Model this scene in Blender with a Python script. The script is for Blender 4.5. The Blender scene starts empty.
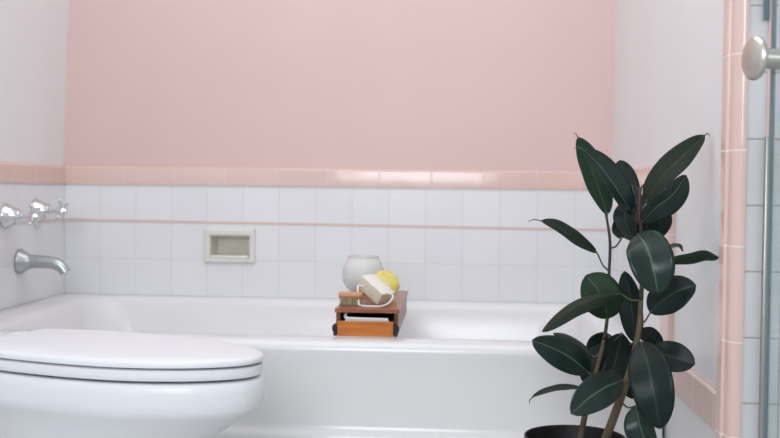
import bpy, bmesh, math, random
from mathutils import Vector, Matrix, noise
random.seed(7)
S = bpy.context.scene
COL = S.collection

# ---------------------------------------------------------------- camera
F_PX = 1036.96
CAM = Vector((1.1946, -3.0281, 0.6775))
YAW, PIT, ROL = -0.0715, 0.0264, 0.0115
cy, sy, cp, sp, cr, sr = (math.cos(YAW), math.sin(YAW), math.cos(PIT), math.sin(PIT), math.cos(ROL), math.sin(ROL))
MA = Matrix(((cy, -sy, 0), (sy, cy, 0), (0, 0, 1)))
MB_ = Matrix(((1, 0, 0), (0, cp, -sp), (0, sp, cp)))
MC = Matrix(((cr, 0, sr), (0, 1, 0), (-sr, 0, cr)))
MV = MC @ MB_ @ MA
RT, FW, UP = Vector(MV[0]), Vector(MV[1]), Vector(MV[2])
cam_d = bpy.data.cameras.new('camera')
cam = bpy.data.objects.new('camera', cam_d)
COL.objects.link(cam)
cam_d.sensor_width = 36
cam_d.lens = F_PX / 780 * 36
cam_d.clip_start = 0.02
cam.matrix_world = Matrix(((RT.x, UP.x, -FW.x, CAM.x), (RT.y, UP.y, -FW.y, CAM.y), (RT.z, UP.z, -FW.z, CAM.z), (0, 0, 0, 1)))
cam_d.dof.use_dof = True
cam_d.dof.focus_distance = 1.80
cam_d.dof.aperture_fstop = 5.6
S.camera = cam

def at(px, py, d):
    """the point of the room seen at that pixel, d metres in front of the camera"""
    return CAM + (FW + RT * ((px - 390) / F_PX) + UP * ((219 - py) / F_PX)) * d

# ---------------------------------------------------------------- light and exposure
S.view_settings.view_transform = 'Standard'
S.view_settings.look = 'None'
S.view_settings.gamma = 1
S.view_settings.exposure = 0.0
S.cycles.use_denoising = True
S.cycles.max_bounces = 10
S.cycles.sample_clamp_indirect = 4
w = bpy.data.worlds.new('daylight'); S.world = w; w.use_nodes = True
w.node_tree.nodes['Background'].inputs[0].default_value = (0.80, 0.88, 1.0, 1)
w.node_tree.nodes['Background'].inputs[1].default_value = 1.2

def area(name, loc, direction, sx, sy_, power, color, spread=math.pi):
    d = bpy.data.lights.new(name, 'AREA'); d.shape = 'RECTANGLE'; d.size = sx; d.size_y = sy_
    d.energy = power; d.color = color; d.spread = spread
    o = bpy.data.objects.new(name, d); COL.objects.link(o); o.location = loc
    o.rotation_euler = Vector(direction).to_track_quat('-Z', 'Y').to_euler()
    return o
WY = -4.3      # the window wall behind the camera
area('window_daylight', (0.85, WY + 0.03, 1.45), (0, 1, -0.12), 1.0, 1.05, 33.5, (0.925, 0.955, 1.0))
area('ceiling_fill_light', (0.9, -1.25, 2.33), (0, 0.05, -1), 1.3, 1.9, 14, (0.975, 0.98, 1.0))  # added overhead fill that evens out the alcove; no lamp fitting stands here

# ---------------------------------------------------------------- materials
def srgb(r, g, b):
    f = lambda c: (c / 255 / 12.92) if c / 255 <= 0.04045 else ((c / 255 + 0.055) / 1.055) ** 2.4
    return (f(r), f(g), f(b), 1)

def mat(name, col, rough=0.5, metal=0.0, spec=0.5, coat=0.0, noise_amt=0.0, noise_scale=20.0, bump=0.0, bump_scale=40.0, sss=0.0, stretch=None, col2=None):
    m = bpy.data.materials.new(name); m.use_nodes = True
    nt = m.node_tree; b = nt.nodes['Principled BSDF']
    b.inputs['Base Color'].default_value = col
    b.inputs['Roughness'].default_value = rough
    b.inputs['Metallic'].default_value = metal
    b.inputs['Specular IOR Level'].default_value = spec
    b.inputs['Coat Weight'].default_value = coat
    b.inputs['Coat Roughness'].default_value = 0.08
    if sss:
        b.inputs['Subsurface Weight'].default_value = sss
        b.inputs['Subsurface Scale'].default_value = 0.01
    tc = nt.nodes.new('ShaderNodeTexCoord')
    vec = tc.outputs['Object']
    if stretch:
        mp = nt.nodes.new('ShaderNodeMapping'); mp.inputs['Scale'].default_value = stretch
        nt.links.new(vec, mp.inputs[0]); vec = mp.outputs[0]
    if noise_amt or col2:
        n = nt.nodes.new('ShaderNodeTexNoise'); n.inputs['Scale'].default_value = noise_scale; n.inputs['Detail'].default_value = 5
        nt.links.new(vec, n.inputs['Vector'])
        mx = nt.nodes.new('ShaderNodeMix'); mx.data_type = 'RGBA'
        mx.inputs['A'].default_value = col
        c2 = col2 or tuple(c * (1 - noise_amt) for c in col[:3]) + (1,)
        mx.inputs['B'].default_value = c2
        rp = nt.nodes.new('ShaderNodeMapRange'); rp.inputs[1].default_value = 0.35; rp.inputs[2].default_value = 0.65
        nt.links.new(n.outputs[0], rp.inputs[0]); nt.links.new(rp.outputs[0], mx.inputs['Factor'])
        nt.links.new(mx.outputs['Result'], b.inputs['Base Color'])
    if bump:
        n2 = nt.nodes.new('ShaderNodeTexNoise'); n2.inputs['Scale'].default_value = bump_scale; n2.inputs['Detail'].default_value = 4
        nt.links.new(vec, n2.inputs['Vector'])
        bp = nt.nodes.new('ShaderNodeBump'); bp.inputs['Strength'].default_value = bump; bp.inputs['Distance'].default_value = 0.002
        nt.links.new(n2.outputs[0], bp.inputs['Height']); nt.links.new(bp.outputs[0], b.inputs['Normal'])
    return m

def tile_mat(name, col, grout, axes, tw, th, ou=0.0, ov=0.0, mortar=0.0016, rough=0.16, offset=0.0, vary=0.03):
    """glazed tiles; axes picks which world axes run along the width and the height of the tiles"""
    m = bpy.data.materials.new(name); m.use_nodes = True
    nt = m.node_tree; b = nt.nodes['Principled BSDF']
    geo = nt.nodes.new('ShaderNodeNewGeometry')
    sep = nt.nodes.new('ShaderNodeSeparateXYZ'); nt.links.new(geo.outputs['Position'], sep.inputs[0])
    cmb = nt.nodes.new('ShaderNodeCombineXYZ')
    for k, (a, o) in enumerate(zip(axes, (ou, ov))):
        ad = nt.nodes.new('ShaderNodeMath'); ad.operation = 'SUBTRACT'; ad.inputs[1].default_value = o - 20 * (tw if k == 0 else th)
        nt.links.new(sep.outputs[a], ad.inputs[0]); nt.links.new(ad.outputs[0], cmb.inputs[k])
    br = nt.nodes.new('ShaderNodeTexBrick'); br.offset = offset; br.squash = 1
    br.inputs['Scale'].default_value = 1; br.inputs['Brick Width'].default_value = tw; br.inputs['Row Height'].default_value = th
    br.inputs['Mortar Size'].default_value = mortar; br.inputs['Mortar Smooth'].default_value = 0.6
    br.inputs['Color1'].default_value = col
    br.inputs['Color2'].default_value = tuple(c * (1 - vary) for c in col[:3]) + (1,)
    br.inputs['Mortar'].default_value = grout
    nt.links.new(cmb.outputs[0], br.inputs['Vector'])
    nt.links.new(br.outputs['Color'], b.inputs['Base Color'])
    rr = nt.nodes.new('ShaderNodeMapRange'); rr.inputs[3].default_value = rough; rr.inputs[4].default_value = 0.7
    nt.links.new(br.outputs['Fac'], rr.inputs[0]); nt.links.new(rr.outputs[0], b.inputs['Roughness'])
    ns = nt.nodes.new('ShaderNodeTexNoise'); ns.inputs['Scale'].default_value = 9; nt.links.new(geo.outputs['Position'], ns.inputs['Vector'])
    b1 = nt.nodes.new('ShaderNodeBump'); b1.inputs['Strength'].default_value = 0.25; b1.inputs['Distance'].default_value = 0.004
    nt.links.new(ns.outputs[0], b1.inputs['Height'])
    b2 = nt.nodes.new('ShaderNodeBump'); b2.invert = True; b2.inputs['Strength'].default_value = 0.35; b2.inputs['Distance'].default_value = 0.001
    nt.links.new(br.outputs['Fac'], b2.inputs['Height']); nt.links.new(b1.outputs[0], b2.inputs['Normal'])
    nt.links.new(b2.outputs[0], b.inputs['Normal'])
    return m

ZR = 0.36; T = 0.108; X0 = 0.1096
ZT0 = ZR + 3 * T + 0.006; ZT1 = ZT0 + 0.054
PINK = srgb(230, 200, 190)
WTILE = srgb(238, 239, 241); GROUT = srgb(222, 222, 221)
m_pink_paint = mat('pink_wall_paint', srgb(226, 197, 193), 0.45, noise_amt=0.03, noise_scale=2.5, bump=0.05, bump_scale=30)
m_white_paint = mat('white_wall_paint', srgb(240, 241, 242), 0.35, bump=0.06, bump_scale=25, noise_amt=0.02, noise_scale=3)
m_tile_back = tile_mat('white_tile_back', WTILE, GROUT, (0, 2), T, T, X0, ZR)
m_tile_side = tile_mat('white_tile_side', WTILE, GROUT, (1, 2), T, T, 0, ZR)
m_tile_side_low = tile_mat('white_tile_side_low', WTILE, srgb(190, 190, 190), (1, 2), T, T, -0.06, 0.353 - 0.0626)
m_tile_pier = tile_mat('white_tile_pier', srgb(226, 227, 229), srgb(185, 182, 176), (0, 2), 0.5, 0.1049, 0.2, 0.767 - 7 * 0.1049, mortar=0.0022)
m_pink_x = tile_mat('pink_trim_tile_along_back', PINK, srgb(231, 206, 198), (0, 2), 0.1525, 3, 0.03, -1, rough=0.12)
m_pink_y = tile_mat('pink_trim_tile_along_side', PINK, srgb(231, 206, 198), (1, 2), 0.1525, 3, -0.06, -1, rough=0.12)
m_pink_z = tile_mat('pink_trim_tile_upright', PINK, srgb(240, 225, 220), (2, 0), 0.1524, 9, 0.1401, -3, mortar=0.002, rough=0.14)
m_floor = tile_mat('grey_white_floor_tile', srgb(205, 204, 202), srgb(150, 148, 145), (0, 1), 0.05, 0.05, rough=0.35)
m_ceil = mat('ceiling_paint', srgb(238, 238, 238), 0.8)
m_tub = mat('white_tub_enamel', srgb(234, 234, 235), 0.2, spec=0.5)
m_porc = mat('white_porcelain', srgb(234, 236, 240), 0.28, spec=0.4)
m_seat = mat('white_seat_plastic', srgb(238, 239, 243), 0.35, spec=0.4)
m_rubber = mat('grey_rubber', srgb(150, 150, 150), 0.7)
m_chrome = mat('worn_chrome', (0.74, 0.77, 0.78, 1), 0.16, metal=1.0)
m_spout = mat('dull_chrome', (0.50, 0.54, 0.55, 1), 0.32, metal=1.0)
m_jamb = mat('dull_aluminium', (0.42, 0.41, 0.38, 1), 0.4, metal=1.0)
m_nickel = mat('brushed_nickel', (0.62, 0.58, 0.53, 1), 0.30, metal=1.0, bump=0.05, bump_scale=60)
m_dish = mat('aged_cream_ceramic', srgb(234, 233, 226), 0.15, noise_amt=0.06, noise_scale=30, coat=0.3)
m_dish_in = mat('aged_cream_ceramic_inside', srgb(222, 219, 207), 0.2, noise_amt=0.08, noise_scale=25)

def glass(name, col, rough=0.0, ior=1.45):
    m = bpy.data.materials.new(name); m.use_nodes = True
    b = m.node_tree.nodes['Principled BSDF']
    b.inputs['Base Color'].default_value = col; b.inputs['Transmission Weight'].default_value = 1
    b.inputs['Roughness'].default_value = rough; b.inputs['IOR'].default_value = ior
    return m
m_glass = glass('clear_greenish_glass', (0.86, 0.95, 0.95, 1))
m_glass_edge = mat('teal_glass_edge', srgb(96, 124, 130), 0.15, coat=0.5)
m_pane = glass('window_glass', (0.97, 0.99, 1, 1))

# ---------------------------------------------------------------- mesh helpers
def link(name, me, m, parent=None, smooth=False, mats=None):
    o = bpy.data.objects.new(name, me); COL.objects.link(o)
    for mm in (mats or [m]): me.materials.append(mm)
    if parent is not None: o.parent = parent
    if smooth:
        for p in me.polygons: p.use_smooth = True
    return o
def from_bm(name, bm, m, parent=None, smooth=False, mats=None, loc=None):
    bmesh.ops.recalc_face_normals(bm, faces=bm.faces)
    me = bpy.data.meshes.new(name); bm.to_mesh(me); bm.free()
    o = link(name, me, m, parent, smooth, mats)
    if loc is not None: o.location = loc
    return o
def bx(bm, x0, x1, y0, y1, z0, z1, bev=0.0, seg=2):
    r = bmesh.ops.create_cube(bm, size=1)
    for v in r['verts']:
        v.co = Vector(((x0 + x1) / 2 + v.co.x * (x1 - x0), (y0 + y1) / 2 + v.co.y * (y1 - y0), (z0 + z1) / 2 + v.co.z * (z1 - z0)))
    if bev:
        es = list({e for v in r['verts'] for e in v.link_edges})
        bmesh.ops.bevel(bm, geom=es, offset=bev, segments=seg, profile=0.5, affect='EDGES')
    return bm
def box(name, x0, x1, y0, y1, z0, z1, m, parent=None, bev=0.0, seg=2, smooth=False):
    bm = bmesh.new(); bx(bm, x0, x1, y0, y1, z0, z1, bev, seg)
    o = from_bm(name, bm, m, parent, smooth)
    return o
def loft(bm, rings, cap0=True, cap1=True, closed=True):
    vs = [[bm.verts.new(p) for p in r] for r in rings]
    n = len(rings[0])
    for a, b in zip(vs, vs[1:]):
        for i in range(n if closed else n - 1):
            j = (i + 1) % n
            bm.faces.new((a[i], a[j], b[j], b[i]))
    if cap0: bm.faces.new(vs[0])
    if cap1: bm.faces.new(list(reversed(vs[-1])))
    return vs
def frame_of(t, ref=None):
    t = t.normalized(); r = ref or (Vector((0, 0, 1)) if abs(t.z) < 0.9 else Vector((1, 0, 0)))
    u = t.cross(r).normalized(); return u, t.cross(u).normalized()
def smooth_path(pts, n=6):
    pts = [Vector(p) for p in pts]; out = []
    P = [pts[0] * 2 - pts[1]] + pts + [pts[-1] * 2 - pts[-2]]
    for i in range(1, len(P) - 2):
        for k in range(n):
            t = k / n; a, b, c, d = P[i - 1], P[i], P[i + 1], P[i + 2]
            out.append(0.5 * ((2 * b) + (c - a) * t + (2 * a - 5 * b + 4 * c - d) * t * t + (3 * b - a - 3 * c + d) * t ** 3))
    out.append(pts[-1]); return out
def lerp_list(vals, t):
    x = t * (len(vals) - 1); i = min(int(x), len(vals) - 2); f = x - i
    return vals[i] * (1 - f) + vals[i + 1] * f
def tube(bm, pts, radii, seg=12, sm=6):
    p = smooth_path(pts, sm) if sm else [Vector(q) for q in pts]
    u = None; rings = []
    for i, c in enumerate(p):
        t = (p[min(i + 1, len(p) - 1)] - p[max(i - 1, 0)]).normalized()
        if u is None: u, v = frame_of(t)
        else:
            u = (u - t * u.dot(t)).normalized(); v = t.cross(u)
        r = lerp_list(radii, i / (len(p) - 1)) if len(radii) > 1 else radii[0]
        rings.append([c + (u * math.cos(a) + v * math.sin(a)) * r for a in [2 * math.pi * k / seg for k in range(seg)]])
    loft(bm, rings)
def lathe(bm, origin, axis, prof, seg=32, cap0=True, cap1=True):
    """prof = list of (distance along axis, radius)"""
    ax = Vector(axis).normalized(); u, v = frame_of(ax); o = Vector(origin)
    rings = [[o + ax * h + (u * math.cos(2 * math.pi * k / seg) + v * math.sin(2 * math.pi * k / seg)) * max(r, 1e-4) for k in range(seg)] for h, r in prof]
    loft(bm, rings, cap0, cap1)
def empty(name, loc, label, cat, group=None):
    o = bpy.data.objects.new(name, None); COL.objects.link(o); o.location = loc; o.empty_display_size = 0.05
    o['label'] = label; o['category'] = cat
    if group: o['group'] = group
    return o
def adopt(root, o):
    """parent a mesh whose vertices are in room coordinates to its thing"""
    base = Vector(root.location)
    p = root.parent
    while p is not None: base = base + p.location; p = p.parent
    o.parent = root
    o.data.transform(Matrix.Translation(-base))
    return o
def tag(o, label, cat, group=None):
    o['label'] = label; o['category'] = cat
    if group: o['group'] = group
    return o
def struct(o, label=None):
    o['kind'] = 'structure'
    if label: o['label'] = label
    return o
def auto_smooth(o, ang=35):
    for p in o.data.polygons: p.use_smooth = True
    o.data.set_sharp_from_angle(angle=math.radians(ang))
    return o

# ---------------------------------------------------------------- the room
W = 1.616; PF = -1.352; RW = 2.55; H = 2.40
box_ = box
struct(box('floor', -0.12, RW + 0.1, WY - 0.12, 0.14, -0.1, 0, m_floor))
struct(box('ceiling', -0.12, RW + 0.1, WY - 0.12, 0.14, H, H + 0.1, m_ceil))
# back wall: pink paint above, tiled field below with a hole for the recessed soap dish
wb = struct(box('wall_back', -0.12, W + 0.14, 0.012, 0.12, ZT0, H, m_pink_paint), 'pale pink painted wall above the tub')
SX0, SX1, SZ0, SZ1 = 0.443, 0.565, 0.474, 0.550
bm = bmesh.new()
bx(bm, 0, SX0, 0, 0.012, 0, ZT0); bx(bm, SX1, W - 0.003, 0, 0.012, 0, ZT0)
bx(bm, SX0, SX1, 0, 0.012, 0, SZ0); bx(bm, SX0, SX1, 0, 0.012, SZ1, ZT0)
tb = from_bm('tile_field', bm, m_tile_back, wb)
bm = bmesh.new()
bx(bm, -0.12, SX0, 0.012, 0.12, 0, ZT0); bx(bm, SX1, W + 0.14, 0.012, 0.12, 0, ZT0)
bx(bm, SX0, SX1, 0.012, 0.12, 0, SZ0); bx(bm, SX0, SX1, 0.012, 0.12, SZ1, ZT0); bx(bm, SX0, SX1, 0.06, 0.12, SZ0, SZ1)
from_bm('wall_core', bm, m_white_paint, wb)
# left wall: the paint leans very slightly into the alcove towards the top
bm = bmesh.new(); bx(bm, -0.12, -0.009, WY, 0.012, 0, ZT1); bx(bm, -0.12, -0.009, WY, 0.012, ZT1, H)
for v in bm.verts:
    if v.co.x > -0.1 and v.co.z > ZT1 + 0.01: v.co.x += (v.co.z - ZT1) * 0.033
wl = struct(from_bm('wall_left', bm, m_white_paint), 'white painted wall beside the taps')
box('tile_field', -0.008, 0, -0.86, 0, 0, ZT0, m_tile_side, wl)
# right wall of the alcove and the stub in front of it
wr = struct(box('wall_right', W + 0.005, W + 0.13, PF + 0.02, 0.012, 0, H, m_white_paint), 'white painted wall behind the rubber plant')
box('tile_field', W - 0.003, W + 0.005, -0.80, 0, 0.30, ZT0, m_tile_side, wr)
box('low_tile_field', W - 0.001, W + 0.005, PF + 0.03, -0.80, 0, 0.353 - 0.06, m_tile_side_low, wr)
we = struct(box('wall_pier', W + 0.0195, RW, PF, PF + 0.02, 0, H, m_tile_pier), 'white tiled wall end beside the glass door')
struct(box('wall_east', RW, RW + 0.1, WY, PF + 0.02, 0, H, m_white_paint))
# wall behind the camera with its window
wf = bmesh.new()
wx0, wx1, wz0, wz1 = 0.3, 1.4, 0.88, 2.02
bx(wf, -0.12, wx0, WY - 0.12, WY, 0, H); bx(wf, wx1, RW, WY - 0.12, WY, 0, H)
bx(wf, wx0, wx1, WY - 0.12, WY, 0, wz0); bx(wf, wx0, wx1, WY - 0.12, WY, wz1, H)
struct(from_bm('wall_front', wf, m_white_paint))
bm = bmesh.new()
for a in ((wx0, wx0 + 0.04, wz0, wz1), (wx1 - 0.04, wx1, wz0, wz1), (wx0, wx1, wz0, wz0 + 0.04), (wx0, wx1, wz1 - 0.04, wz1), (wx0, wx1, 1.43, 1.46)):
    bx(bm, a[0], a[1], WY - 0.10, WY - 0.05, a[2], a[3])
wn = struct(from_bm('window_1', bm, m_white_paint))
box('pane', wx0 + 0.04, wx1 - 0.04, WY - 0.08, WY - 0.075, wz0 + 0.04, wz1 - 0.04, m_pane, wn)

# pink edging tiles
def rail(name, p0, p1, inward, z0, z1, m, depth=0.016, rad=0.010):
    """a bullnose cap row: profile swept from p0 to p1; inward = unit vector out of the wall"""
    p0, p1, n = Vector(p0), Vector(p1), Vector(inward)
    prof = [(0, z0), (depth, z0), (depth, z0 + 0.002)]
    for k in range(9):
        a = math.pi / 2 * k / 8
        prof.append((depth - rad + rad * math.cos(a), z1 - rad + rad * math.sin(a)))
    prof.append((0, z1))
    bm = bmesh.new()
    loft(bm, [[Vector((p.x, p.y, 0)) + n * d + Vector((0, 0, z)) for d, z in prof] for p in (p0, p1)])
    return auto_smooth(from_bm(name, bm, m), 40)
def post(name, y0, y1, z0, z1, m, x_in, x_out, rad):
    """an upright edging on the right wall between y0 (front) and y1 (rear)"""
    bm = bmesh.new()
    prof = [(x_out, y1), (x_in, y1)]
    for k in range(9):
        a = math.pi / 2 * k / 8
        prof.append((x_in + rad - rad * math.cos(a), y0 + rad - rad * math.sin(a)))
    prof.append((x_out, y0))
    loft(bm, [[Vector((x, y, z)) for x, y in prof] for z in (z0, z1)])
    return auto_smooth(from_bm(name, bm, m), 40)
struct(rail('trim_1', (0, 0.012, 0), (W - 0.003, 0.012, 0), (0, -1, 0), ZT0, ZT1, m_pink_x), 'pale pink edging tiles along the back wall')
struct(rail('trim_2', (-0.008, -0.86, 0), (-0.008, 0.002, 0), (1, 0, 0), ZT0, ZT1, m_pink_y, depth=0.012), 'pink edging tiles along the left wall')
struct(rail('trim_3', (W + 0.005, -0.80, 0), (W + 0.005, 0.002, 0), (-1, 0, 0), ZT0, ZT1, m_pink_y, depth=0.010, rad=0.008), 'pink edging tiles along the right wall')
struct(post('trim_4', -0.90, -0.80, 0.353 - 0.0626, ZT1, m_pink_z, W - 0.005, W + 0.005, 0.010), 'upright pink edging at the end of the tub tiles')
struct(rail('trim_5', (W + 0.005, PF + 0.055, 0), (W + 0.005, -0.90, 0), (-1, 0, 0), 0.353 - 0.0626, 0.353, m_pink_y, depth=0.010, rad=0.006), 'low pink edging row in front of the tub')
struct(post('trim_6', PF + 0.024, PF + 0.055, 0, H, m_pink_z, W - 0.0045, W + 0.005, 0.004), 'narrow flat pink strip inside the wall end')
bm = bmesh.new()
prof = [(W + 0.005, PF + 0.026), (W + 0.0005, PF + 0.026)]
R_ = 0.0185
for k in range(13):
    a = math.pi / 2 * k / 12
    prof.append((W + 0.0005 + R_ - R_ * math.cos(a), PF + 0.014 - R_ * math.sin(a)))
prof += [(W + 0.0215, PF - 0.004), (W + 0.0215, PF + 0.026)]
loft(bm, [[Vector((x, y, z)) for x, y in prof] for z in (0, H)])
struct(auto_smooth(from_bm('trim_7', bm, m_pink_z), 40), 'tall rounded pink corner edging of the wall end')
struct(box('trim_8', W + 0.0505, W + 0.0565, PF - 0.006, PF, 0, H, m_pink_z, bev=0.002), 'thin pink strip beside the chrome jamb')
# thin pink liner between the second and third row of white tiles
t9 = box('trim_9', 0.0, W - 0.003, -0.0015, 0, ZR + 2 * T - 0.003, ZR + 2 * T + 0.0035, m_pink_x)
for v in t9.data.vertices: v.co.z += 0.007 - 0.006 * v.co.x      # the liner dips slightly to the right
struct(t9, 'thin pink line across the back tiles')
struct(box('trim_10', 0, 0.0015, -0.86, 0, ZR + 2 * T + 0.004, ZR + 2 * T + 0.0105, m_pink_y), 'thin pink line across the left tiles')
struct(box('trim_11', W - 0.0045, W - 0.003, -0.80, 0, ZR + 2 * T - 0.004, ZR + 2 * T + 0.004, m_pink_y), 'thin pink line across the right tiles')
# chrome jamb and hinge glass beyond the wall end

# ---------------------------------------------------------------- bathtub
def rrect(x0, x1, y0, y1, r, z, n=8):
    out = []
    for cx_, cy_, a0 in ((x1 - r, y1 - r, 0), (x0 + r, y1 - r, 90), (x0 + r, y0 + r, 180), (x1 - r, y0 + r, 270)):
        for k in range(n + 1):
            a = math.radians(a0 + 90 * k / n); out.append(Vector((cx_ + r * math.cos(a), cy_ + r * math.sin(a), z)))
    return out
TX0, TX1, TY1 = 0.002, W - 0.006, -0.002
tub = empty('bathtub', (0.8, -0.43, 0), 'white enamel bathtub built in between the tiled walls', 'bathtub')
bm = bmesh.new()
rings = []
for y0, z in ((-0.872, 0.001), (-0.872, 0.155), (-0.870, 0.163), (-0.866, 0.168), (-0.862, 0.174), (-0.860, 0.184), (-0.860, 0.300), (-0.8615, 0.325), (-0.8635, 0.338), (-0.862, 0.348), (-0.857, 0.355), (-0.849, 0.3588), (-0.838, 0.3602)):
    rings.append(rrect(TX0, TX1, y0, TY1, 0.004, z))
for i0, i1, j0, j1, r, z in (
        (0.085, 0.06, -0.790, -0.040, 0.07, 0.3605), (0.095, 0.07, -0.775, -0.046, 0.08, 0.357), (0.102, 0.08, -0.765, -0.052, 0.09, 0.350), (0.110, 0.09, -0.758, -0.058, 0.10, 0.335),
        (0.130, 0.11, -0.745, -0.07, 0.12, 0.26), (0.155, 0.14, -0.73, -0.085, 0.14, 0.16), (0.18, 0.17, -0.71, -0.105, 0.15, 0.11), (0.21, 0.21, -0.68, -0.135, 0.15, 0.085), (0.27, 0.28, -0.62, -0.20, 0.15, 0.075)):
    rings.append(rrect(i0, TX1 - i1 + TX0, j0, j1, r, z))
loft(bm, rings, cap0=False, cap1=True)
tb_o = adopt(tub, auto_smooth(from_bm('tub_shell', bm, m_tub), 60))
# drain and overflow
bm = bmesh.new(); lathe(bm, (0.40, -0.41, 0.074), (0, 0, 1), [(0, 0.03), (0.003, 0.03), (0.004, 0.022), (0.002, 0.02), (0.002, 0.001)], 24)
adopt(tub, from_bm('drain', bm, m_chrome, smooth=True))
bm = bmesh.new(); lathe(bm, (0.133, -0.41, 0.27), (1, 0, 0.25), [(-0.01, 0.035), (0.006, 0.035), (0.010, 0.028), (0.012, 0.001)], 24)
adopt(tub, from_bm('overflow_plate', bm, m_chrome, smooth=True))

# ---------------------------------------------------------------- taps and spout
def cross_tap(y, z, label, spin):
    root = empty('cross_handle_tap', (0.001, y, z), label, 'tap', 'cross handle taps on the left wall')
    o = (0.001, y, z)
    bm = bmesh.new(); lathe(bm, o, (1, 0, 0), [(0, 0.033), (0.004, 0.034), (0.008, 0.032), (0.018, 0.027), (0.030, 0.021), (0.036, 0.0205), (0.038, 0.017), (0.042, 0.016), (0.044, 0.012)], 28)
    adopt(root, auto_smooth(from_bm('escutcheon', bm, m_chrome), 50))
    bm = bmesh.new(); lathe(bm, o, (1, 0, 0), [(0.040, 0.0055), (0.062, 0.0055), (0.063, 0.009), (0.070, 0.009)], 20)
    adopt(root, auto_smooth(from_bm('valve_stem', bm, m_chrome), 50))
    bm = bmesh.new(); c = Vector((0.079, y, z))
    lathe(bm, (0.068, y, z), (1, 0, 0), [(0, 0.009), (0.004, 0.0115), (0.014, 0.0115), (0.018, 0.009), (0.023, 0.008), (0.025, 0.004), (0.0255, 0.001)], 24)
    for k in range(4):
        a = spin + k * math.pi / 2; d = Vector((0, math.cos(a), math.sin(a)))
        lathe(bm, c, d, [(0.008, 0.0046), (0.020, 0.0040), (0.028, 0.0046), (0.033, 0.0056), (0.037, 0.0052), (0.039, 0.003), (0.0395, 0.0005)], 14)
    adopt(root, auto_smooth(from_bm('cross_handle', bm, m_chrome), 50))
    return root
cross_tap(-0.405, 0.602, 'chrome cross handle tap above the spout, nearer the toilet', 0.55)
cross_tap(-0.215, 0.613, 'chrome cross handle tap nearer the pink wall corner', 0.5)
root = empty('tub_spout', (0.001, -0.315, 0.478), 'dull chrome tub spout curving down below the taps', 'spout')
bm = bmesh.new(); lathe(bm, (0.001, -0.315, 0.478), (1, 0, 0), [(0, 0.034), (0.004, 0.035), (0.010, 0.031), (0.018, 0.025), (0.028, 0.020), (0.034, 0.019)], 28)
adopt(root, auto_smooth(from_bm('flange', bm, m_spout), 50))
bm = bmesh.new(); tube(bm, [(0.02, -0.315, 0.479), (0.06, -0.315, 0.478), (0.090, -0.315, 0.476), (0.108, -0.315, 0.470), (0.121, -0.315, 0.460), (0.128, -0.315, 0.449)], [0.019, 0.0175, 0.0165, 0.0165, 0.015, 0.0145], 20)
adopt(root, auto_smooth(from_bm('spout_body', bm, m_spout), 50))

# ---------------------------------------------------------------- soap dish
root = empty('soap_dish', (0.504, 0, 0.465), 'recessed cream ceramic soap dish set in the back tiles', 'soap dish')
bm = bmesh.new()
def rect_ring(x0, x1, z0, z1, y): return [Vector((x0, y, z0)), Vector((x1, y, z0)), Vector((x1, y, z1)), Vector((x0, y, z1))]
loft(bm, [rect_ring(0.428, 0.580, 0.461, 0.563, -0.0005), rect_ring(0.429, 0.579, 0.462, 0.562, -0.009), rect_ring(0.433, 0.575, 0.466, 0.558, -0.012),
          rect_ring(0.441, 0.567, 0.472, 0.546, -0.012), rect_ring(0.446, 0.562, 0.476, 0.541, -0.007)], cap0=False, cap1=False)
adopt(root, auto_smooth(from_bm('dish_frame', bm, m_dish), 25))
bm = bmesh.new()
loft(bm, [rect_ring(0.446, 0.562, 0.476, 0.541, -0.007), rect_ring(0.450, 0.558, 0.480, 0.538, 0.02), rect_ring(0.456, 0.552, 0.487, 0.530, 0.042)], cap0=False, cap1=True)
adopt(root, auto_smooth(from_bm('dish_recess', bm, m_dish_in), 40))
bm = bmesh.new(); bx(bm, 0.447, 0.561, -0.012, 0.0, 0.474, 0.484, 0.003)
adopt(root, auto_smooth(from_bm('dish_lip', bm, m_dish), 40))

# ---------------------------------------------------------------- toilet
K = 1.13
TC = Vector((0.624, -1.271, 0)); TA = math.radians(-18)
root = empty('toilet', (TC.x, TC.y, 0), 'white porcelain toilet with closed lid in front of the tub', 'toilet')
root.rotation_euler = (0, 0, TA)
def tl(name, bm, m, ang=50):
    o = auto_smooth(from_bm(name, bm, m), ang); o.parent = root; return o
# half widths from the hinge end to the front tip
HW = [(-0.246, 0.085), (-0.243, 0.096), (-0.228, 0.103), (-0.18, 0.116), (-0.12, 0.1255), (-0.03, 0.1285), (0.045, 0.1235), (0.105, 0.109), (0.155, 0.087), (0.192, 0.062), (0.216, 0.036), (0.226, 0.012)]
HW = [(t * K, h * K) for t, h in HW]
VOFF = -0.015 * K
def egg(scale=1.0, z=0.0, dt=0.0):
    pts = [Vector((t * scale + dt, VOFF + s * h * scale, z)) for s in (1, -1) for t, h in (HW if s == 1 else list(reversed(HW)))]
    n = len(pts); out = []
    for i in range(n):
        a, b, c, d = pts[i - 1], pts[i], pts[(i + 1) % n], pts[(i + 2) % n]
        for k in range(4):
            t = k / 4
            out.append(0.5 * ((2 * b) + (c - a) * t + (2 * a - 5 * b + 4 * c - d) * t * t + (3 * b - a - 3 * c + d) * t ** 3))
    for p in out: p.z = z
    return out
LZ = 0.3955     # underside of the lid
bm = bmesh.new()
loft(bm, [egg(0.985, LZ), egg(1.0, LZ + 0.001), egg(1.004, LZ + 0.004), egg(1.002, LZ + 0.008), egg(0.99, LZ + 0.011), egg(0.95, LZ + 0.013), egg(0.80, LZ + 0.0155), egg(0.5, LZ + 0.017), egg(0.15, LZ + 0.0175)])
tl('lid', bm, m_seat)
bm = bmesh.new()
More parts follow.
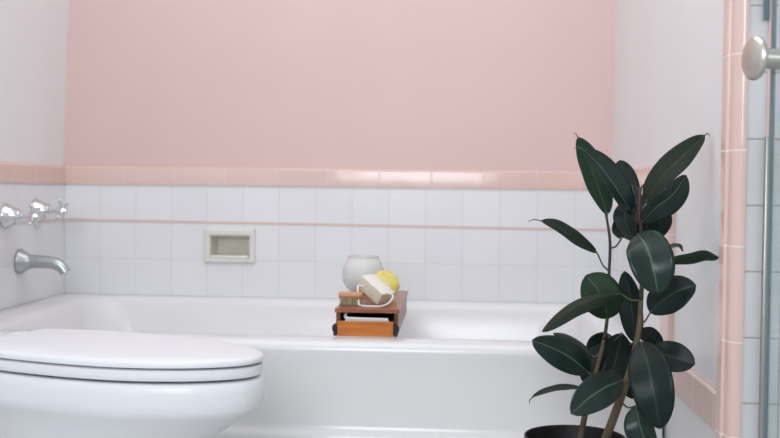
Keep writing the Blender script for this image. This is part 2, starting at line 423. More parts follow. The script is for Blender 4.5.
loft(bm, [egg(0.985, LZ - 0.0205), egg(0.992, LZ - 0.0195), egg(0.997, LZ - 0.012), egg(0.994, LZ - 0.0045), egg(0.98, LZ - 0.0035), egg(0.68, LZ - 0.0035), egg(0.66, LZ - 0.008), egg(0.68, LZ - 0.0205), egg(0.985, LZ - 0.0205)], cap0=False, cap1=False)
bmesh.ops.remove_doubles(bm, verts=bm.verts, dist=1e-6)
tl('seat', bm, m_seat)
for x, y_ in ((0.165, -0.078), (0.165, 0.045), (-0.13, -0.135), (-0.13, 0.10)):
    bm = bmesh.new(); bx(bm, x - 0.014, x + 0.014, y_ - 0.007, y_ + 0.007, LZ - 0.0045, LZ + 0.001, 0.001)
    tl('lid_bumper', bm, m_seat)
for x, y_ in ((0.15, -0.082), (0.15, 0.05), (-0.15, -0.12), (-0.15, 0.09)):
    bm = bmesh.new(); bx(bm, x - 0.014, x + 0.014, y_ - 0.007, y_ + 0.007, LZ - 0.0275, LZ - 0.0195, 0.001)
    tl('seat_bumper', bm, m_seat)
for y_ in (-0.075, 0.04):
    bm = bmesh.new(); lathe(bm, (-0.246 * K - 0.008, y_ - 0.02, LZ + 0.001), (0, 1, 0), [(0, 0.008), (0.002, 0.010), (0.038, 0.010), (0.04, 0.008)], 20)
    tl('hinge', bm, m_seat)
bm = bmesh.new()
secs = [(0.955, LZ - 0.0255, 0), (0.985, LZ - 0.0265, 0), (1.003, LZ - 0.031, 0), (1.008, LZ - 0.042, 0), (1.008, LZ - 0.058, 0), (1.0, LZ - 0.070, 0), (0.975, LZ - 0.079, 0), (0.93, LZ - 0.088, -0.004), (0.86, LZ - 0.104, -0.012), (0.77, LZ - 0.130, -0.025), (0.68, LZ - 0.165, -0.042), (0.60, LZ - 0.21, -0.06), (0.54, 0.13, -0.075), (0.51, 0.08, -0.08), (0.54, 0.04, -0.075), (0.58, 0.012, -0.07), (0.58, 0.0, -0.07)]
rings = [egg(0.60, 0.24, 0), egg(0.68, 0.33, 0), egg(0.70, LZ - 0.03, 0), egg(0.72, LZ - 0.0255, 0)] + [egg(a, b, c) for a, b, c in secs]
loft(bm, rings)
tl('bowl', bm, m_porc, 60)
bm = bmesh.new()
loft(bm, [rrect(-0.45, -0.24, -0.105, 0.07, 0.03, z) for z in (0.28, LZ - 0.037)] + [rrect(-0.448, -0.24, -0.103, 0.068, 0.03, LZ - 0.03)])
tl('tank_shelf', bm, m_porc)
bm = bmesh.new()
loft(bm, [rrect(-0.57, -0.43, -0.18, 0.08, 0.03, 0.34), rrect(-0.575, -0.43, -0.19, 0.09, 0.03, 0.68)])
tl('tank', bm, m_porc)
bm = bmesh.new(); loft(bm, [rrect(-0.58, -0.425, -0.195, 0.095, 0.03, 0.6805), rrect(-0.58, -0.425, -0.195, 0.095, 0.03, 0.705), rrect(-0.572, -0.433, -0.187, 0.087, 0.03, 0.712)])
tl('tank_lid', bm, m_porc)

# ---------------------------------------------------------------- wooden box on the tub rim
def wood(name, c1, c2, axis=(4, 60, 60)):
    return mat(name, c1, 0.38, noise_scale=1.0, col2=c2, stretch=axis, bump=0.1, bump_scale=2, coat=0.15)
m_wood_top = wood('reddish_brown_wood_top', srgb(168, 98, 62), srgb(120, 62, 38), (14, 90, 90))
m_wood_front = wood('orange_brown_wood', srgb(204, 120, 34), srgb(180, 98, 24), (12, 120, 120))
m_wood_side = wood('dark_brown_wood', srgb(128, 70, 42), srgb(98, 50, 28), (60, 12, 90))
m_dark = mat('blackened_metal', srgb(34, 30, 30), 0.5, metal=0.3)
m_black_in = mat('near_black_wood_inside', srgb(30, 22, 20), 0.8)  # floor boards inside the box, coloured near black
BXL, BXR, BYF, BYB, BZ0, BZ1 = 0.915, 1.052, -0.765, -0.325, ZR + 0.001, 0.4190
root = empty('wooden_box', ((BXL + BXR) / 2, BYF + 0.06, BZ0), 'small reddish wooden box with open front slot on the tub rim', 'box')
YB = Matrix.Translation(Vector(root.location)) @ Matrix.Rotation(math.radians(0.7), 4, 'Z') @ Matrix.Translation(-Vector(root.location))
root.rotation_euler = (0, 0, math.radians(0.7))
box_root = root
def wpart(name, m, *a, bev=0.0012, label=None, par=None):
    bm = bmesh.new(); bx(bm, *a, bev)
    o = adopt(par or root, from_bm(name, bm, m)); 
    if label: o['label'] = label
    return o
wpart('top_board', m_wood_top, BXL - 0.003, BXR + 0.003, BYF, BYB, BZ1 - 0.009, BZ1)
for xa, xb in ((BXL, BXL + 0.009), (BXR - 0.009, BXR)):
    wpart('side_panel', m_wood_side, xa, xb, BYF + 0.004, BYB, BZ0, BZ1 - 0.009)
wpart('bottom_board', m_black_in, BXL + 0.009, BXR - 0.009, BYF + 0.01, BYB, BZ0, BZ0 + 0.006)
wpart('back_panel', m_wood_side, BXL + 0.009, BXR - 0.009, BYB - 0.009, BYB, BZ0 + 0.006, BZ1 - 0.009)
dr = wpart('front_board', m_wood_front, BXL + 0.005, BXR - 0.009, BYF - 0.022, BYF - 0.012, BZ0, BZ0 + 0.033, label='orange wooden front board of the drawer')
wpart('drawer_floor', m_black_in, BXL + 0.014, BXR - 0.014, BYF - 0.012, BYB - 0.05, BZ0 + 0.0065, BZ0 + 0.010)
for xa, xb in ((BXL + 0.0095, BXL + 0.014), (BXR - 0.016, BXR - 0.0105)):
    wpart('drawer_side', m_wood_side, xa, xb, BYF - 0.012, BYB - 0.05, BZ0 + 0.0065, BZ0 + 0.032, bev=0.0005)
for xc in (BXL + 0.001, BXR - 0.004):
    bm = bmesh.new()
    bx(bm, xc - 0.004, xc + 0.004, BYF - 0.024, BYF + 0.0, BZ0 + 0.001, BZ0 + 0.026, 0.001)
    lathe(bm, (xc, BYF - 0.016, BZ0 + 0.017), (-1 if xc < 1 else 1, 0, 0), [(0, 0.008), (0.005, 0.008), (0.007, 0.005), (0.0075, 0.001)], 14)
    adopt(root, from_bm('corner_bracket', bm, m_dark))
# white bar lying in the drawer
m_white_pl = mat('white_plastic', srgb(225, 228, 228), 0.35)
bm = bmesh.new(); tube(bm, [(BXL + 0.020, -0.750, BZ0 + 0.0445), (BXL + 0.021, -0.760, BZ0 + 0.0385), (BXL + 0.030, -0.766, BZ0 + 0.0365), (0.98, -0.766, BZ0 + 0.036), (BXR - 0.022, -0.766, BZ0 + 0.0355)], [0.0036, 0.0036, 0.0033], 10, 4)
bx(bm, BXL + 0.020, BXR - 0.020, -0.769, -0.762, BZ0 + 0.0115, BZ0 + 0.034, 0.001)
bm.transform(YB); o = from_bm('razor', bm, m_white_pl); tag(o, 'white handled bar lying in the wooden box drawer', 'razor')

# things on the box
ZB = BZ1 + 0.0005
m_frost = bpy.data.materials.new('frosted_glass'); m_frost.use_nodes = True
_b = m_frost.node_tree.nodes['Principled BSDF']; _b.inputs['Base Color'].default_value = srgb(238, 238, 236); _b.inputs['Roughness'].default_value = 0.5
_b.inputs['Transmission Weight'].default_value = 0.15; _b.inputs['Subsurface Weight'].default_value = 0.2; _b.inputs['Subsurface Scale'].default_value = 0.01
jc = Vector((0.940, -0.405, ZB))
bm = bmesh.new()
outer = [(0.0, 0.026), (0.003, 0.032), (0.012, 0.042), (0.028, 0.051), (0.046, 0.0535), (0.064, 0.0515), (0.080, 0.0455), (0.0865, 0.0405), (0.090, 0.0395), (0.0935, 0.0405), (0.0945, 0.039)]
inner = [(0.0925, 0.038), (0.086, 0.038), (0.078, 0.042), (0.062, 0.048), (0.046, 0.050), (0.028, 0.048), (0.014, 0.040), (0.006, 0.028), (0.005, 0.001)]
lathe(bm, jc, (0, 0, 1), outer + inner, 40)
tag(auto_smooth(from_bm('frosted_jar', bm, m_frost), 50), 'round frosted glass jar at the back of the wooden box', 'jar')

# yellow sponge, a fat ridged disc leaning back
m_sponge = mat('yellow_sponge', srgb(240, 232, 170), 0.9, col2=srgb(226, 208, 98), noise_scale=28, bump=0.6, bump_scale=160, sss=0.2)
bm = bmesh.new()
ax = Vector((0.25, -0.85, 0.45)).normalized(); u, v = frame_of(ax); sc = Vector((1.006, -0.54, ZB + 0.0295))
rings = []
for h, r in ((-0.018, 0.012), (-0.016, 0.024), (-0.010, 0.032), (0, 0.0355), (0.010, 0.033), (0.016, 0.025), (0.018, 0.012)):
    rings.append([sc + ax * h + (u * math.cos(a) + v * math.sin(a)) * r * (1 + 0.04 * math.sin(9 * a)) for a in [2 * math.pi * k / 45 for k in range(45)]])
loft(bm, rings)
lo = min(vv.co.z for vv in bm.verts)
for vv in bm.verts: vv.co.z += ZB - lo
tag(from_bm('bath_sponge', bm, m_sponge, smooth=True), 'round pale yellow sponge behind the cream soap block', 'sponge')

# cream block with its cord
m_block = mat('cream_pumice', srgb(226, 216, 196), 0.8, noise_amt=0.10, noise_scale=160, bump=0.5, bump_scale=220)
m_blockw = mat('white_cotton_face', srgb(240, 236, 226), 0.8, bump=0.3, bump_scale=150)
m_cord = mat('white_cotton_cord', srgb(238, 236, 230), 0.8, bump=0.4, bump_scale=300)
broot = empty('soap_block', (0.995, -0.665, ZB), 'cream block with a white cord loop on the wooden box', 'soap')
th, tl_ = math.radians(35), math.radians(32)
e3 = Vector((math.sin(th), math.cos(th), 0))
hd = Vector((math.cos(th), -math.sin(th), 0))
e1 = hd * math.cos(tl_) - Vector((0, 0, 1)) * math.sin(tl_)
e2 = hd * math.sin(tl_) + Vector((0, 0, 1)) * math.cos(tl_)
rot = Matrix((e1, e3, e2)).transposed().to_4x4()
bm = bmesh.new(); bx(bm, -0.036, 0.036, -0.022, 0.022, -0.016, 0.016, 0.004, 3); bm.transform(rot)
lo = min(vv.co.z for vv in bm.verts); blk_c = Vector((0.993, -0.655, ZB - lo)); bm.transform(Matrix.Translation(blk_c))
bo = adopt(broot, auto_smooth(from_bm('block', bm, m_block), 40))
bm = bmesh.new(); bx(bm, -0.0375, 0.0375, -0.0235, 0.0235, 0.012, 0.0185, 0.003, 2); bm.transform(rot); bm.transform(Matrix.Translation(blk_c))
o = adopt(broot, auto_smooth(from_bm('cloth_top', bm, m_blockw), 40)); o['label'] = 'white cloth face'
bm = bmesh.new(); fr = blk_c - e3 * 0.0222
def lay(x, y): return Vector((x, y, ZB + 0.0024))
tube(bm, [fr - e1 * 0.018 - e2 * 0.002, fr - e1 * 0.026 - e2 * 0.006 - e3 * 0.010, Vector((0.959, -0.702, ZB + 0.010)), lay(0.9625, -0.712), lay(0.975, -0.733), lay(0.993, -0.738), lay(1.012, -0.730), Vector((1.028, -0.712, ZB + 0.008)),
          Vector((1.036, -0.690, ZB + 0.022)), blk_c + e1 * 0.040 + e2 * 0.022 - e3 * 0.01, blk_c + e1 * 0.030 + e2 * 0.026, blk_c + e1 * 0.024 + e2 * 0.019], [0.0021], 10, 6)
adopt(broot, from_bm('cord', bm, m_cord, smooth=True))

# wooden brush lying on its bristles
m_bwood = mat('pinkish_beech', srgb(206, 152, 112), 0.5, noise_amt=0.12, noise_scale=1, stretch=(10, 90, 90))
m_brist = mat('pale_bristles', srgb(176, 164, 132), 0.9, noise_amt=0.3, noise_scale=1, stretch=(300, 300, 20), bump=0.5, bump_scale=2)
rt = empty('nail_brush', (0.948, -0.62, ZB), 'small wooden brush with pale bristles left of the soap block', 'brush')
bm = bmesh.new()
loft(bm, [[Vector((0.940 + 0.026 * s, -0.690 + 0.015 * math.cos(a), ZB + 0.0215 + 0.0085 * math.sin(a))) if abs(s) < 1 else Vector((0.940 + 0.027 * (1 if s > 0 else -1), -0.690 + 0.011 * math.cos(a), ZB + 0.0215 + 0.006 * math.sin(a))) for a in [2 * math.pi * k / 16 for k in range(16)]] for s in (-1, -0.9, -0.3, 0.3, 0.9, 1)])
adopt(rt, auto_smooth(from_bm('brush_back', bm, m_bwood), 50))
bm = bmesh.new()
for i in range(15):
    for j in range(5):
        x = 0.940 - 0.022 + i * 0.044 / 14; y = -0.700 + j * 0.005
        lathe(bm, (x, y, ZB + 0.0165), Vector((random.uniform(-.12, .12), random.uniform(-.12, .12), -1)), [(-0.003, 0.0016), (0.008, 0.0018), (0.016, 0.0026)], 6)
br_ = adopt(rt, from_bm('bristles', bm, m_brist))

# ---------------------------------------------------------------- rubber plant
def leaf_material(name, top, under, vein, rough=0.24, spec=0.35):
    m = bpy.data.materials.new(name); m.use_nodes = True; nt = m.node_tree; b = nt.nodes['Principled BSDF']
    uv = nt.nodes.new('ShaderNodeUVMap'); uv.uv_map = 'UVMap'
    sp_ = nt.nodes.new('ShaderNodeSeparateXYZ'); nt.links.new(uv.outputs[0], sp_.inputs[0])
    # midrib: a thin paler line along the middle of the blade
    s1 = nt.nodes.new('ShaderNodeMath'); s1.operation = 'SUBTRACT'; s1.inputs[1].default_value = 0.5; nt.links.new(sp_.outputs[0], s1.inputs[0])
    s2 = nt.nodes.new('ShaderNodeMath'); s2.operation = 'ABSOLUTE'; nt.links.new(s1.outputs[0], s2.inputs[0])
    mr = nt.nodes.new('ShaderNodeMapRange'); mr.inputs[1].default_value = 0.012; mr.inputs[2].default_value = 0.035; mr.inputs[3].default_value = 1; mr.inputs[4].default_value = 0
    nt.links.new(s2.outputs[0], mr.inputs[0])
    geo = nt.nodes.new('ShaderNodeNewGeometry')
    side = nt.nodes.new('ShaderNodeMix'); side.data_type = 'RGBA'; side.inputs['A'].default_value = top; side.inputs['B'].default_value = under
    nt.links.new(geo.outputs['Backfacing'], side.inputs['Factor'])
    n = nt.nodes.new('ShaderNodeTexNoise'); n.inputs['Scale'].default_value = 35; tc = nt.nodes.new('ShaderNodeTexCoord'); nt.links.new(tc.outputs['Object'], n.inputs['Vector'])
    dk = nt.nodes.new('ShaderNodeMix'); dk.data_type = 'RGBA'; dk.blend_type = 'MULTIPLY'
    dk.inputs['B'].default_value = (0.7, 0.78, 0.75, 1); nt.links.new(side.outputs['Result'], dk.inputs['A']); nt.links.new(n.outputs[0], dk.inputs['Factor'])
    mx = nt.nodes.new('ShaderNodeMix'); mx.data_type = 'RGBA'; mx.inputs['B'].default_value = vein
    nt.links.new(dk.outputs['Result'], mx.inputs['A']); nt.links.new(mr.outputs[0], mx.inputs['Factor'])
    nt.links.new(mx.outputs['Result'], b.inputs['Base Color'])
    b.inputs['Roughness'].default_value = rough; b.inputs['Specular IOR Level'].default_value = spec
    # faint side veins
    wv = nt.nodes.new('ShaderNodeTexWave'); wv.inputs['Scale'].default_value = 9; wv.bands_direction = 'Y'; wv.inputs['Distortion'].default_value = 0.6
    cm = nt.nodes.new('ShaderNodeCombineXYZ'); ad = nt.nodes.new('ShaderNodeMath'); ad.operation = 'MULTIPLY_ADD'; ad.inputs[1].default_value = -0.5
    nt.links.new(s2.outputs[0], ad.inputs[0]); nt.links.new(sp_.outputs[1], ad.inputs[2]); nt.links.new(ad.outputs[0], cm.inputs[1]); nt.links.new(cm.outputs[0], wv.inputs['Vector'])
    bp = nt.nodes.new('ShaderNodeBump'); bp.inputs['Strength'].default_value = 0.12; bp.inputs['Distance'].default_value = 0.001
    nt.links.new(wv.outputs[0], bp.inputs['Height']); nt.links.new(bp.outputs[0], b.inputs['Normal'])
    return m
m_leaf = leaf_material('dark_rubber_leaf', srgb(24, 46, 40), srgb(34, 54, 40), srgb(70, 96, 74))
m_leaf_g = leaf_material('green_rubber_leaf', srgb(30, 56, 38), srgb(30, 56, 38), srgb(60, 84, 52), 0.5, 0.2)
m_leaf_b = leaf_material('brown_backed_rubber_leaf', srgb(30, 42, 32), srgb(36, 46, 34), srgb(46, 58, 44), 0.5, 0.2)
m_leaf_d = leaf_material('deep_rubber_leaf', srgb(18, 34, 31), srgb(20, 34, 30), srgb(40, 60, 48), 0.34, 0.22)
m_stem = mat('brown_woody_stem', srgb(104, 88, 68), 0.75, noise_amt=0.3, noise_scale=60, bump=0.5, bump_scale=120)
m_stem_g = mat('dark_green_stem', srgb(58, 50, 42), 0.5, noise_amt=0.2, noise_scale=50)
m_petiole = mat('leaf_stalk_green', srgb(70, 78, 58), 0.45)
m_bud = mat('reddish_sheath', srgb(84, 44, 40), 0.5)
m_pot_in = mat('black_plastic_pot', srgb(22, 22, 24), 0.45)
m_pot_out = mat('cream_glazed_pot', srgb(222, 218, 190), 0.3, noise_amt=0.05, noise_scale=15)
m_soil = mat('dark_potting_soil', srgb(30, 25, 22), 0.95, noise_amt=0.5, noise_scale=90, bump=1.0, bump_scale=120)

PC = at(575, 437, 1.835)
PZ = PC.z
plant = empty('rubber_plant', (PC.x, PC.y, 0.03), 'dark green rubber plant with broad glossy leaves in a pot', 'plant')
pot = empty('plant_pot', (PC.x, PC.y, 0), 'round cream pot lined with black standing in front of the tub', 'plant pot')
bm = bmesh.new(); zt = PZ - 0.006
lathe(bm, (PC.x, PC.y, 0), (0, 0, 1), [(0.001, 0.062), (0.004, 0.066), (zt * 0.5, 0.083), (zt - 0.008, 0.0915), (zt - 0.002, 0.092), (zt, 0.0905), (zt - 0.002, 0.0885), (zt * 0.5, 0.080), (0.012, 0.062), (0.012, 0.001)], 48)
adopt(pot, auto_smooth(from_bm('planter', bm, m_pot_out), 50))
bm = bmesh.new()
lathe(bm, (PC.x, PC.y, 0), (0, 0, 1), [(0.014, 0.055), (0.02, 0.058), (PZ - 0.012, 0.0865), (PZ - 0.004, 0.088), (PZ + 0.001, 0.0895), (PZ + 0.002, 0.0885), (PZ + 0.001, 0.0865), (PZ - 0.03, 0.083), (0.03, 0.055), (0.03, 0.001)], 48)
o = adopt(pot, auto_smooth(from_bm('inner_pot', bm, m_pot_in), 50)); o['label'] = 'black plastic inner pot'
bm = bmesh.new(); lathe(bm, (PC.x, PC.y, 0), (0, 0, 1), [(0.031, 0.054), (PZ - 0.045, 0.079), (PZ - 0.038, 0.06), (PZ - 0.036, 0.03), (PZ - 0.035, 0.001)], 40)
adopt(plant, from_bm('soil', bm, m_soil, smooth=True))
D1, D2 = 1.86, 1.80
b1 = Vector((PC.x + 0.005, PC.y + 0.02, PZ - 0.05)); b2 = Vector((PC.x + 0.035, PC.y - 0.01, PZ - 0.05))
stem1 = [b1, at(587, 405, D1), at(596, 372, D1), at(604, 340, D1), at(608, 310, D1), at(609, 275, D1), at(610, 242, D1), at(606, 214, D1)]
stem2 = [b2, at(620, 400, D2), at(630, 370, D2), at(638, 335, D2), at(641, 300, D2), at(642, 268, D2), at(641, 235, D2), at(640, 205, D2), at(638.5, 187, D2)]
def split_stem(path, radii, kb):
    p = smooth_path(path, 6); n = len(p); k = int(n * kb)
    for nm, mm, a, b in (('woody_stem', m_stem, 0, k + 1), ('green_stem', m_stem_g, k, n)):
        bm = bmesh.new(); rr = [lerp_list(radii, i / (n - 1)) for i in range(a, b)]
        tube(bm, p[a:b], rr, 10, 0)
        adopt(plant, from_bm(nm, bm, mm, smooth=True))
split_stem(stem1, [0.0060, 0.0052, 0.0042, 0.0034, 0.0030, 0.0028, 0.0026, 0.0022], 0.42)
split_stem(stem2, [0.0080, 0.0072, 0.0062, 0.0050, 0.0041, 0.0036, 0.0032, 0.0028, 0.0020], 0.50)
bm = bmesh.new(); tube(bm, [at(606, 216, D1 + .02), at(606, 190, D1 + .07), at(606.5, 172, D1 + .08), at(608.5, 159, D1 + .08)], [0.0022, 0.003, 0.0022, 0.0005], 8, 4)
adopt(plant, from_bm('bud', bm, m_bud, smooth=True))
bm = bmesh.new(); tube(bm, [at(640, 225, D2 - .01), at(639.5, 205, D2 - .012), at(640.5, 190, D2 - .01), at(645, 183, D2)], [0.0026, 0.0030, 0.0024, 0.0008], 8, 4)
adopt(plant, from_bm('bud', bm, m_bud, smooth=True))

leaf_n = 0
def leaf(mid, hw, roll, m, fold=12, shape='oval', attach=None, curl=None, pet_r=0.0016, power=1.0):
    """mid = (px, py, depth) from base to tip; hw = true half width in metres; roll = degrees the blade turns away
    from facing the camera; fold = degrees each half is raised (or lowered) along the midrib; attach = where the stalk leaves the stem"""
    pts = [at(*q) for q in mid]
    if curl: pts_c = [at(*q) for q in curl]
    P = smooth_path(pts, 8 if len(pts) > 2 else 16)
    # resample evenly
    L = [0]
    for a, b in zip(P, P[1:]): L.append(L[-1] + (b - a).length)
    N = 26; Q = []
    for k in range(N + 1):
        s = L[-1] * k / N; i = 0
        while i < len(L) - 2 and L[i + 1] < s: i += 1
        f = (s - L[i]) / max(L[i + 1] - L[i], 1e-9); Q.append(P[i].lerp(P[i + 1], min(max(f, 0), 1)))
    bm = bmesh.new(); uvl = bm.loops.layers.uv.new('UVMap')
    rows = []; M = 10; th = 0.0005
    for k, c in enumerate(Q):
        t = k / N; tan = (Q[min(k + 1, N)] - Q[max(k - 1, 0)]).normalized()
        toward = (CAM - c).normalized()
        side = tan.cross(toward).normalized(); nrm = side.cross(tan).normalized()
        if nrm.dot(toward) < 0: nrm = -nrm
        rl = roll if not isinstance(roll, (tuple, list)) else roll[0] * (1 - t) + roll[1] * t
        R = Matrix.Rotation(math.radians(rl), 3, tan); side = R @ side; nrm = R @ nrm
        # elliptical outline with a blunt base and a drawn-out tip
        if shape == 'oval': wd = (max(1 - abs(2 * t - 1) ** 2.3, 0)) ** 0.62 * (1.0 + 0.10 * math.sin(math.pi * (1 - t)))
        else: wd = max(math.sin(math.pi * t ** 0.9), 0) ** 0.85
        wd = max(wd, 0.02)
        row = []
        for j in range(M + 1):
            s = 2 * j / M - 1
            wave = 0.03 * math.sin(t * 14 + (2 if s > 0 else 0)) * abs(s) ** 2
            fa = math.radians(fold) * (1 if s > 0 else -1)
            hx = s * hw * wd * math.cos(fa); hn = abs(s) * hw * wd * math.sin(math.radians(fold)) * (0.75 + 0.25 * abs(s))
            row.append((c + side * hx + nrm * (hn + hw * wd * wave), s, t))
        rows.append(row)
    V = [[bm.verts.new(p) for p, s, t in r] for r in rows]
    for k in range(N):
        for j in range(M):
            f = bm.faces.new((V[k][j], V[k][j + 1], V[k + 1][j + 1], V[k + 1][j]))
            for lp, (kk, jj) in zip(f.loops, ((k, j), (k, j + 1), (k + 1, j + 1), (k + 1, j))):
                lp[uvl].uv = (jj / M, kk / N)
    me = bpy.data.meshes.new('leaf'); bm.to_mesh(me); bm.free()
    # top side must face along nrm (towards the viewer side)
    o = link('leaf', me, m, None, True)
    adopt(plant, o)
    sol = o.modifiers.new('thickness', 'SOLIDIFY'); sol.thickness = 0.0009; sol.offset = 0
    if attach is not None or curl:
        bm = bmesh.new()
        if attach is not None:
            a = at(*attach) if isinstance(attach, tuple) else attach
            b = pts[0]; mdl = a.lerp(b, 0.5) + Vector((0, 0, -0.15 * (b - a).length))
            tube(bm, [a, mdl, b, b.lerp(Q[2], 0.8)], [pet_r * 1.15, pet_r, pet_r, pet_r * 0.7], 8, 4)
        pe = from_bm('leaf_stalk', bm, m_petiole, smooth=True); adopt(o, pe)
        if curl:
            bm = bmesh.new(); tube(bm, [Q[-2]] + [at(*q) for q in curl], [0.0012, 0.0011, 0.0004], 6, 4)
            adopt(o, from_bm('leaf_tip', bm, m_petiole, smooth=True))
    return o
# helper depths: a = stem 1 crown, b = stem 2 crown
leaf([(607, 215, 1.87), (600, 193, 1.89), (590, 165, 1.91), (578, 137, 1.92)], 0.025, 35, m_leaf_g, fold=10, attach=(607, 216, D1), curl=[(576, 134, 1.92), (573.5, 133, 1.92)])
leaf([(634, 216, 1.81), (621, 196, 1.80), (603, 170, 1.80), (582, 148.5, 1.80)], 0.024, 40, m_leaf, fold=22, attach=(640, 224, D2), curl=[(578, 147, 1.80), (574, 148.5, 1.80)])
leaf([(630, 216, 1.86), (626, 188, 1.88), (620, 160, 1.90)], 0.0225, 5, m_leaf_d, attach=(640, 218, D2))
leaf([(639, 240, 1.83), (636, 212, 1.85), (632, 184, 1.87)], 0.018, -20, m_leaf, attach=(641, 242, D2))
leaf([(645, 204, 1.80), (659, 181, 1.80), (681, 158, 1.80), (705, 135, 1.79)], 0.025, -38, m_leaf_b, fold=10, attach=(640, 212, D2), curl=[(707.5, 133.5, 1.785), (710, 136.5, 1.78)])
leaf([(641, 223, 1.79), (655, 208, 1.78), (672, 195, 1.775), (686, 175, 1.775)], 0.025, 35, m_leaf, fold=20, attach=(641, 228, D2))
leaf([(643, 236, 1.82), (658, 226, 1.84), (669, 211, 1.86)], 0.018, 15, m_leaf_d, attach=(641, 238, D2))
leaf([(628, 200, 1.83), (625, 218, 1.81), (634, 241, 1.80)], 0.019, 25, m_leaf_d, attach=(640, 208, D2))
leaf([(644, 206, 1.81), (647, 222, 1.81), (645, 240, 1.82)], 0.020, -25, m_leaf_d, attach=(640, 210, D2))
leaf([(621, 239, 1.88), (619, 229, 1.89), (624, 215, 1.90)], 0.014, 20, m_leaf, attach=(611, 248, D1))
leaf([(597, 253, 1.87), (577, 241, 1.87), (557, 227, 1.88), (541, 220.5, 1.89)], 0.016, 48, m_leaf_b, fold=18, attach=(609, 271, D1), curl=[(534, 219.5, 1.89), (528, 222, 1.89)])
leaf([(638, 234, 1.77), (646, 246, 1.74), (653, 267, 1.72), (658, 294, 1.72)], 0.0345, -6, m_leaf, fold=12, attach=(641, 234, D2))
leaf([(664, 262, 1.80), (690, 256, 1.765), (706, 253.5, 1.745), (719, 257.5, 1.725)], 0.017, (60, 58), m_leaf_g, fold=16, attach=(642, 268, D2))
leaf([(664, 252, 1.84), (672, 246, 1.86), (680, 246, 1.87), (683, 252, 1.87)], 0.0065, 60, m_leaf, fold=5, attach=(642, 262, D2))
leaf([(650, 313, 1.80), (662, 301, 1.79), (678, 291, 1.775), (696, 285, 1.765)], 0.0275, -8, m_leaf_d, fold=10, attach=(641, 324, D2))
leaf([(635, 343, 1.84), (633, 318, 1.83), (630, 294, 1.83), (624.5, 271, 1.83)], 0.0215, -25, m_leaf_d, fold=14, attach=(639, 348, D2))
leaf([(607, 319, 1.85), (605, 305, 1.84), (598, 290, 1.84), (586, 275, 1.85)], 0.033, 8, m_leaf_g, fold=8, attach=(607, 325, D1))
leaf([(621, 294, 1.80), (600, 297.5, 1.78), (571, 309, 1.765), (542, 332, 1.755)], 0.0165, 40, m_leaf_b, fold=-20, attach=(641, 300, D2))
leaf([(589, 373, 1.82), (574, 360, 1.80), (555, 349, 1.79), (532, 340, 1.79)], 0.026, -15, m_leaf, fold=14, attach=(598, 372, D1))
leaf([(594, 357, 1.86), (581, 346, 1.88), (568, 337.5, 1.89), (553, 333, 1.90)], 0.015, 60, m_leaf_b, fold=-12, attach=(602, 350, D1))
leaf([(603, 345, 1.88), (595, 362, 1.87), (585, 384, 1.87)], 0.022, 15, m_leaf_d, attach=(604, 340, D1))
leaf([(617, 341, 1.90), (603, 343, 1.92), (587, 352, 1.93)], 0.022, -20, m_leaf, attach=(606, 332, D1))
leaf([(622, 333, 1.84), (617, 355, 1.86), (610, 385, 1.87)], 0.028, 5, m_leaf_d, attach=(607, 341, D1))
leaf([(626, 340, 1.86), (630, 370, 1.86), (632, 399, 1.86)], 0.024, 12, m_leaf_d, attach=(637, 338, D2))
leaf([(584, 389, 1.85), (567, 388, 1.86), (548, 391, 1.86), (532, 397, 1.86)], 0.012, 66, m_leaf_b, fold=12, attach=(592, 390, D1), curl=[(530, 400, 1.86), (529.5, 404, 1.86)])
leaf([(623, 380, 1.76), (606, 387, 1.73), (589, 398, 1.71), (571, 414, 1.70)], 0.0265, -5, m_leaf, fold=12, attach=(628, 378, D2))
leaf([(641, 342, 1.76), (648, 365, 1.72), (654, 394, 1.70), (660, 429, 1.70)], 0.0325, 5, m_leaf_d, fold=10, attach=(638, 338, D2))
leaf([(650, 352, 1.80), (663, 354, 1.79), (679, 359, 1.775), (695, 364, 1.765)], 0.024, -10, m_leaf_d, fold=10, attach=(638, 345, D2))
leaf([(638, 330, 1.84), (650, 335, 1.86), (662, 347, 1.87)], 0.015, 20, m_leaf_d, attach=(639, 326, D2))
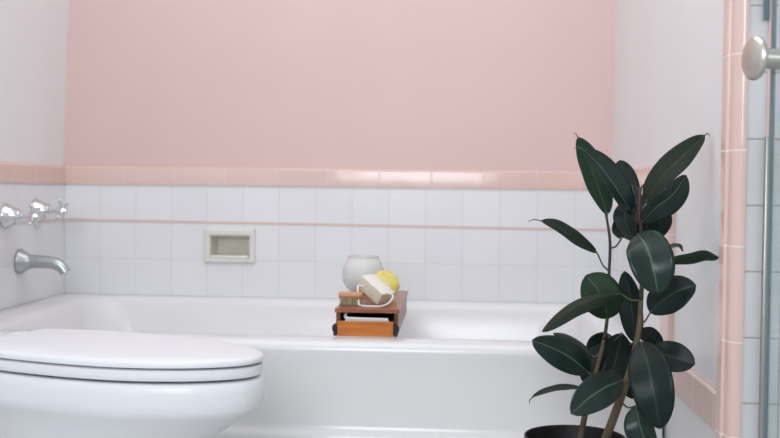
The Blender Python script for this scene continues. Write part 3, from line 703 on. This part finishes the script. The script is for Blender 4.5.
leaf([(636, 406, 1.76), (640, 425, 1.74), (650, 455, 1.74)], 0.025, 20, m_leaf, fold=20, attach=(621, 402, D2))

# ---------------------------------------------------------------- shower door
door = empty('shower_door', (at(768, 200, 1.3).x, at(768, 200, 1.3).y, 0.02), 'open clear glass shower door with teal edge at the right', 'shower door')
e0 = at(768, 200, 1.3)
dx0 = e0.x; dyb = e0.y
bm = bmesh.new(); bx(bm, dx0, dx0 + 0.009, dyb - 0.62, dyb, 0.02, 2.0)
adopt(door, from_bm('glass_panel', bm, m_glass))
bm = bmesh.new(); bx(bm, dx0 - 0.0004, dx0 + 0.0094, dyb - 0.005, dyb + 0.001, 0.02, 2.0, 0.001)
o = adopt(door, from_bm('edge_strip', bm, m_glass_edge)); o['label'] = 'teal edge of the glass'
door.rotation_euler = (0, 0, math.radians(13))     # the door stands a little open
# knob
kz = at(752, 58, 1.255)
ky = dyb - 0.034
kc = Vector((dx0, ky, kz.z))
bm = bmesh.new()
lathe(bm, kc, (-1, 0, 0), [(0.0, 0.017), (0.003, 0.017), (0.0045, 0.0128), (0.031, 0.0122), (0.0325, 0.0145), (0.0335, 0.020), (0.036, 0.0250), (0.039, 0.0270), (0.042, 0.0265), (0.045, 0.0235), (0.0475, 0.0175), (0.049, 0.010), (0.0493, 0.001)], 40)
ko = adopt(door, auto_smooth(from_bm('knob', bm, m_nickel), 45)); ko['label'] = 'brushed nickel knob'
# chrome jamb against the wall end, its top below the knob, and the fixed glass above
jx0 = W + 0.0465
root = empty('door_jamb', (jx0, PF - 0.012, 0), 'slim chrome upright against the white tiled wall end', 'door jamb')
bm = bmesh.new(); ztop = at(764, 140, 1.72).z
bx(bm, jx0, jx0 + 0.010, PF - 0.018, PF - 0.0065, 0.001, ztop, 0.002)
adopt(root, auto_smooth(from_bm('channel', bm, m_jamb), 40))
bm = bmesh.new(); px0 = W + 0.040
bx(bm, px0, px0 + 0.009, PF - 0.014, PF - 0.0065, at(758, 30, 1.72).z, 2.0, 0.001)
o = adopt(root, from_bm('upper_glass_strip', bm, m_glass_edge)); o['label'] = 'teal glass edge above the knob'
